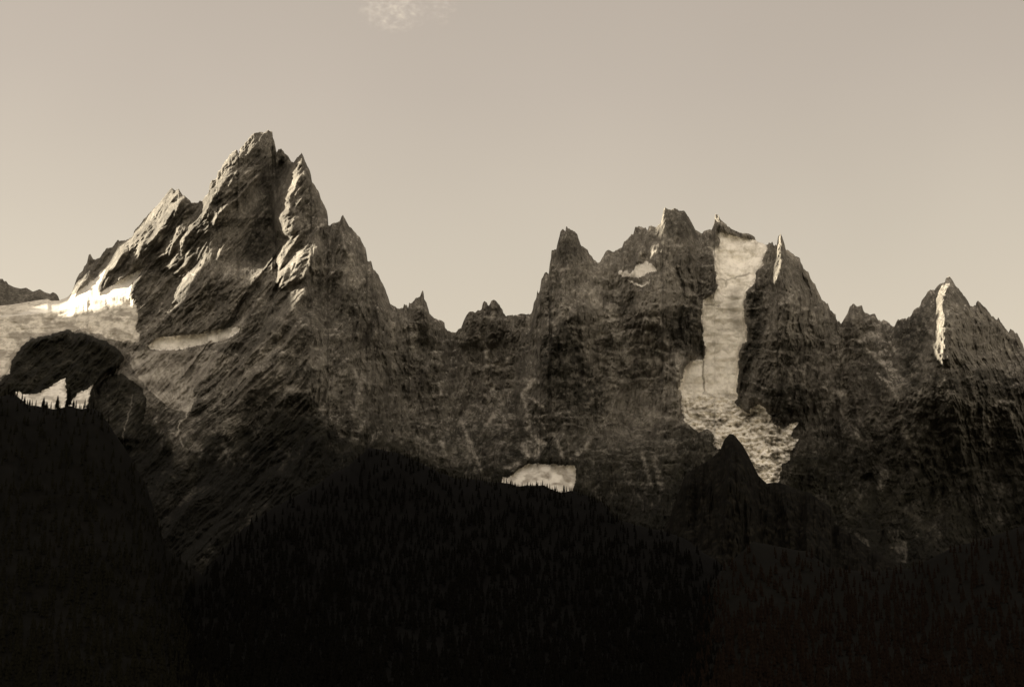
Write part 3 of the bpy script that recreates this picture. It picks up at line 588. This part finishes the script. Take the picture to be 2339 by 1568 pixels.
shadow_mountain()
# ------------------------------------------------------------------ high cloud wisps
def cloud(px, py, rx, ry, Dd, dens, label, seed):
    bm_v = []; n = 20; m = 12
    c = proj(np.array(px, float), np.array(py, float), Dd); k = Dd * TH / 1169.5 * 1.03
    for i in range(m + 1):
        for j in range(n):
            a = math.pi * i / m; b = 2 * math.pi * j / n; q = 1 + .12 * math.sin(3 * b + seed) * math.sin(a)
            bm_v.append((c[0] + rx * k * q * math.sin(a) * math.cos(b), c[1] + rx * k * .6 * math.sin(a) * math.sin(b), c[2] + ry * k * math.cos(a)))
    F = [((i + 1) * n + j, (i + 1) * n + (j + 1) % n, i * n + (j + 1) % n, i * n + j) for i in range(m) for j in range(n)]
    mt = bpy.data.materials.new('cloud_vapour'); mt.use_nodes = True; t = mt.node_tree; t.nodes.clear()
    o = N(t, 'ShaderNodeOutputMaterial'); v = N(t, 'ShaderNodeVolumePrincipled'); L(t, v.outputs[0], o.inputs['Volume'])
    v.inputs['Color'].default_value = (1, .95, .86, 1); v.inputs['Anisotropy'].default_value = .3
    g = N(t, 'ShaderNodeTexCoord'); mp = N(t, 'ShaderNodeMapping'); L(t, g.outputs['Generated'], mp.inputs[0])
    mp.inputs['Scale'].default_value = (rx / ry * 1.0, .8, 1.5); mp.inputs['Rotation'].default_value = (0, .5, 0); mp.inputs['Location'].default_value = (seed, seed, 0)
    nz = noise(t, 5.5, 5, mp.outputs[0], .6)
    rad = N(t, 'ShaderNodeVectorMath', operation='DISTANCE'); L(t, g.outputs['Generated'], rad.inputs[0]); rad.inputs[1].default_value = (.5, .5, .5)
    d = math2(t, 'MULTIPLY', maprange(t, nz, .53, .72, 0, dens), maprange(t, rad.outputs['Value'], .25, .5, 1, 0))
    L(t, d, v.inputs['Density'])
    ob = mesh_np('cloud', bm_v, F, mt); tag(ob, label, 'cloud')
cloud(895, 26, 92, 56, 9000, .0021, 'curly pale cloud wisps at the top edge of the sky left of centre', 1)
cloud(1012, 12, 44, 60, 9200, .0014, 'small faint cloud puff just right of the curly wisps', 4)
# ------------------------------------------------------------------ conifers
def conifer_geo(h, r, tiers, sides, seed, droop=.25):
    """tiers of jagged drooping boughs, as triangles"""
    rr = random.Random(seed); V = []; F = []
    for i in range(tiers):
        f = i / tiers; z0 = h * (.10 + .90 * f); z1 = h * (.10 + .90 * (i + 1.55) / tiers); z1 = min(z1, h)
        R_ = r * (1 - f) ** .85 * rr.uniform(.8, 1.15) + .12
        c = len(V); V.append((rr.uniform(-.1, .1), rr.uniform(-.1, .1), z1))
        for k in range(sides * 2):
            a = math.pi * k / sides + i * .7
            q = R_ * (rr.uniform(.85, 1.2) if k % 2 == 0 else rr.uniform(.4, .6))
            V.append((math.cos(a) * q, math.sin(a) * q, z0 - (droop * R_ if k % 2 == 0 else -droop * R_ * .6)))
        n = sides * 2
        for k in range(n): F.append((c, c + 1 + k, c + 1 + (k + 1) % n))
    return np.array(V), np.array(F)
def trunk_geo(h, r):
    V = []; F = []
    for j, (z, q) in enumerate(((-2, 1.3), (h * .3, .9), (h * .9, .2))):
        for k in range(6): V.append((math.cos(k * 1.047) * r * q, math.sin(k * 1.047) * r * q, z))
    for j in range(2):
        for k in range(6):
            a = j * 6 + k; b = j * 6 + (k + 1) % 6; F.append((a, b, b + 6, a + 6))
    return np.array(V), np.array(F)
protos = []
for i, (h, r) in enumerate(((20, 3.6), (24, 4.0), (17, 3.4), (22, 3.2))):
    V, F = conifer_geo(h, r, 9, 7, i); cm = mesh_np('crown', V, F, M_crown, link=False)
    V, F = trunk_geo(h, .35); tm = mesh_np('trunk', V, F, M_trunk, link=False)
    protos.append((cm, tm))
def place_tree(p, s, i, label, group):
    cm, tm = protos[i % 4]
    e = bpy.data.objects.new('conifer_tree', None); COL.objects.link(e)
    e.location = p; e.scale = (s * random.uniform(.85, 1.1), s * random.uniform(.85, 1.1), s); e.rotation_euler = (0, 0, random.uniform(0, 6.28))
    tag(e, label, 'conifer', None, group)
    c = cm.copy(); COL.objects.link(c); c.parent = e
    t = tm.copy(); COL.objects.link(t); t.parent = e
for cm, tm in protos: cm.name = 'crown'; tm.name = 'trunk'
def crest_trees(Pg, xr, n, smin, smax, label, group, bunch=0):
    nc = Pg.shape[1]
    # world columns -> photo x of the crest row
    cr = Pg[0]; px = 1169.5 + cr[:, 0] / (cr[:, 1] * CP + (cr[:, 2] - CAMZ) * SP) / TH * 1169.5
    ok = np.where((px > xr[0]) & (px < xr[1]))[0]
    for k in range(n):
        j = ok[int((k + random.random()) / n * len(ok))]
        row = random.choice((0, 0, 1, 2, 3))
        p = Pg[row, j].copy(); p[2] -= 1.0
        place_tree(p, random.uniform(smin, smax), k, label, group)
def pix(P_): return 1169.5 + P_[..., 0] / (P_[..., 1] * CP + (P_[..., 2] - CAMZ) * SP) / TH * 1169.5
def tip_tree(Pg, px, py, i, label, group):
    """one recognisable tree: stands on the crest, tall enough to reach its traced tip height"""
    j = int(np.argmin(np.abs(pix(Pg[0]) - px))); p = Pg[0, j].copy(); p[2] -= 1.5
    top = proj(np.array(px, float), np.array(py, float), p[1])[2]
    hh = (20, 24, 17, 22)[i % 4]; s_ = max(.5, (top - p[2]) / hh * .97); place_tree(p, s_, i, label, group)
    e = [o for o in COL.objects if o.get('label') == label][0]; e.scale = (s_ * 1.5, s_ * 1.5, s_)
gl = 'conifers on the left forest crest'
for i, (p_, lb) in enumerate([((180, 750), 'conifer tip cutting the left part of the snow hollow, nearest the frame edge'), ((212, 770), 'small conifer tip just right of the leftmost tip in the snow hollow'),
        ((312, 755), 'broad conifer tip in the middle of the left snow patch'), ((345, 790), 'low conifer tip just right of the broad one in the left snow patch'),
        ((412, 742), 'slender conifer tip near the right end of the left snow patch'), ((500, 680), 'tallest conifer on the left crest, standing in the gap between the two snow patches'),
        ((530, 775), 'conifer at the left foot of the narrow right-hand snow patch'), ((610, 815), 'conifer below the narrow right-hand snow patch'), ((90, 705), 'conifer standing near the left edge against the dark knoll')]):
    q_ = Z9([p_])[0]; tip_tree(PL, q_[0], q_[1], i, lb, gl)
crest_trees(PL, (-10, 250), 48, .35, 1.0, 'small dark conifer among many alike on the left forest crest', gl)
q_ = Z8([(1240, 728)])[0]; tip_tree(PC, q_[0], q_[1], 1, 'conifer tip rising highest at the right end of the low snow patch', 'conifers on the central crest by the snow patch')
crest_trees(PC, (1130, 1420), 110, .3, .75, 'dark conifer on the central forest crest near the low snow patch', 'conifers on the central crest by the snow patch')
crest_trees(PC, (860, 1130), 70, .35, .7, 'dark conifer on the black central crest left of the low snow patch', 'conifers on the central crest left of the snow patch')
def forest(Pg, n, label, smin=.6, smax=1.1, mat=M_crown):
    lo = [conifer_geo(20, 4.2, 4, 4, 50 + i) for i in range(4)]
    nr, nc = Pg.shape[:2]; Vs = []; Fs = []; off = 0
    a = (rng.random(n) ** .8 * (nr - 14) + 3).astype(int); b = (rng.random(n) * (nc - 2)).astype(int)
    for i in range(n):
        p = Pg[a[i], b[i]] + rng.normal(0, 3, 3) * (1, 1, 0)
        if p[2] < 3: continue
        V, F = lo[i % 4]; s = rng.uniform(smin, smax); th = rng.random() * 6.28
        c, s_ = math.cos(th) * s, math.sin(th) * s
        Vs.append(np.stack([V[:, 0] * c - V[:, 1] * s_, V[:, 0] * s_ + V[:, 1] * c, V[:, 2] * s - 1], -1) + p); Fs.append(F + off); off += len(V)
    o = mesh_np('forest', np.concatenate(Vs), np.concatenate(Fs), mat)
    tag(o, label, 'forest', 'stuff')
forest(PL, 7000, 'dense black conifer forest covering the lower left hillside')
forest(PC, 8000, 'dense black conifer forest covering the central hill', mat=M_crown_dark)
M_red = dark_material('red_tint_needles', [(.3, (.0046, .0028, .0018)), (.7, (.0092, .006, .0038))], .3)  # reddish reflection painted into the needle colour
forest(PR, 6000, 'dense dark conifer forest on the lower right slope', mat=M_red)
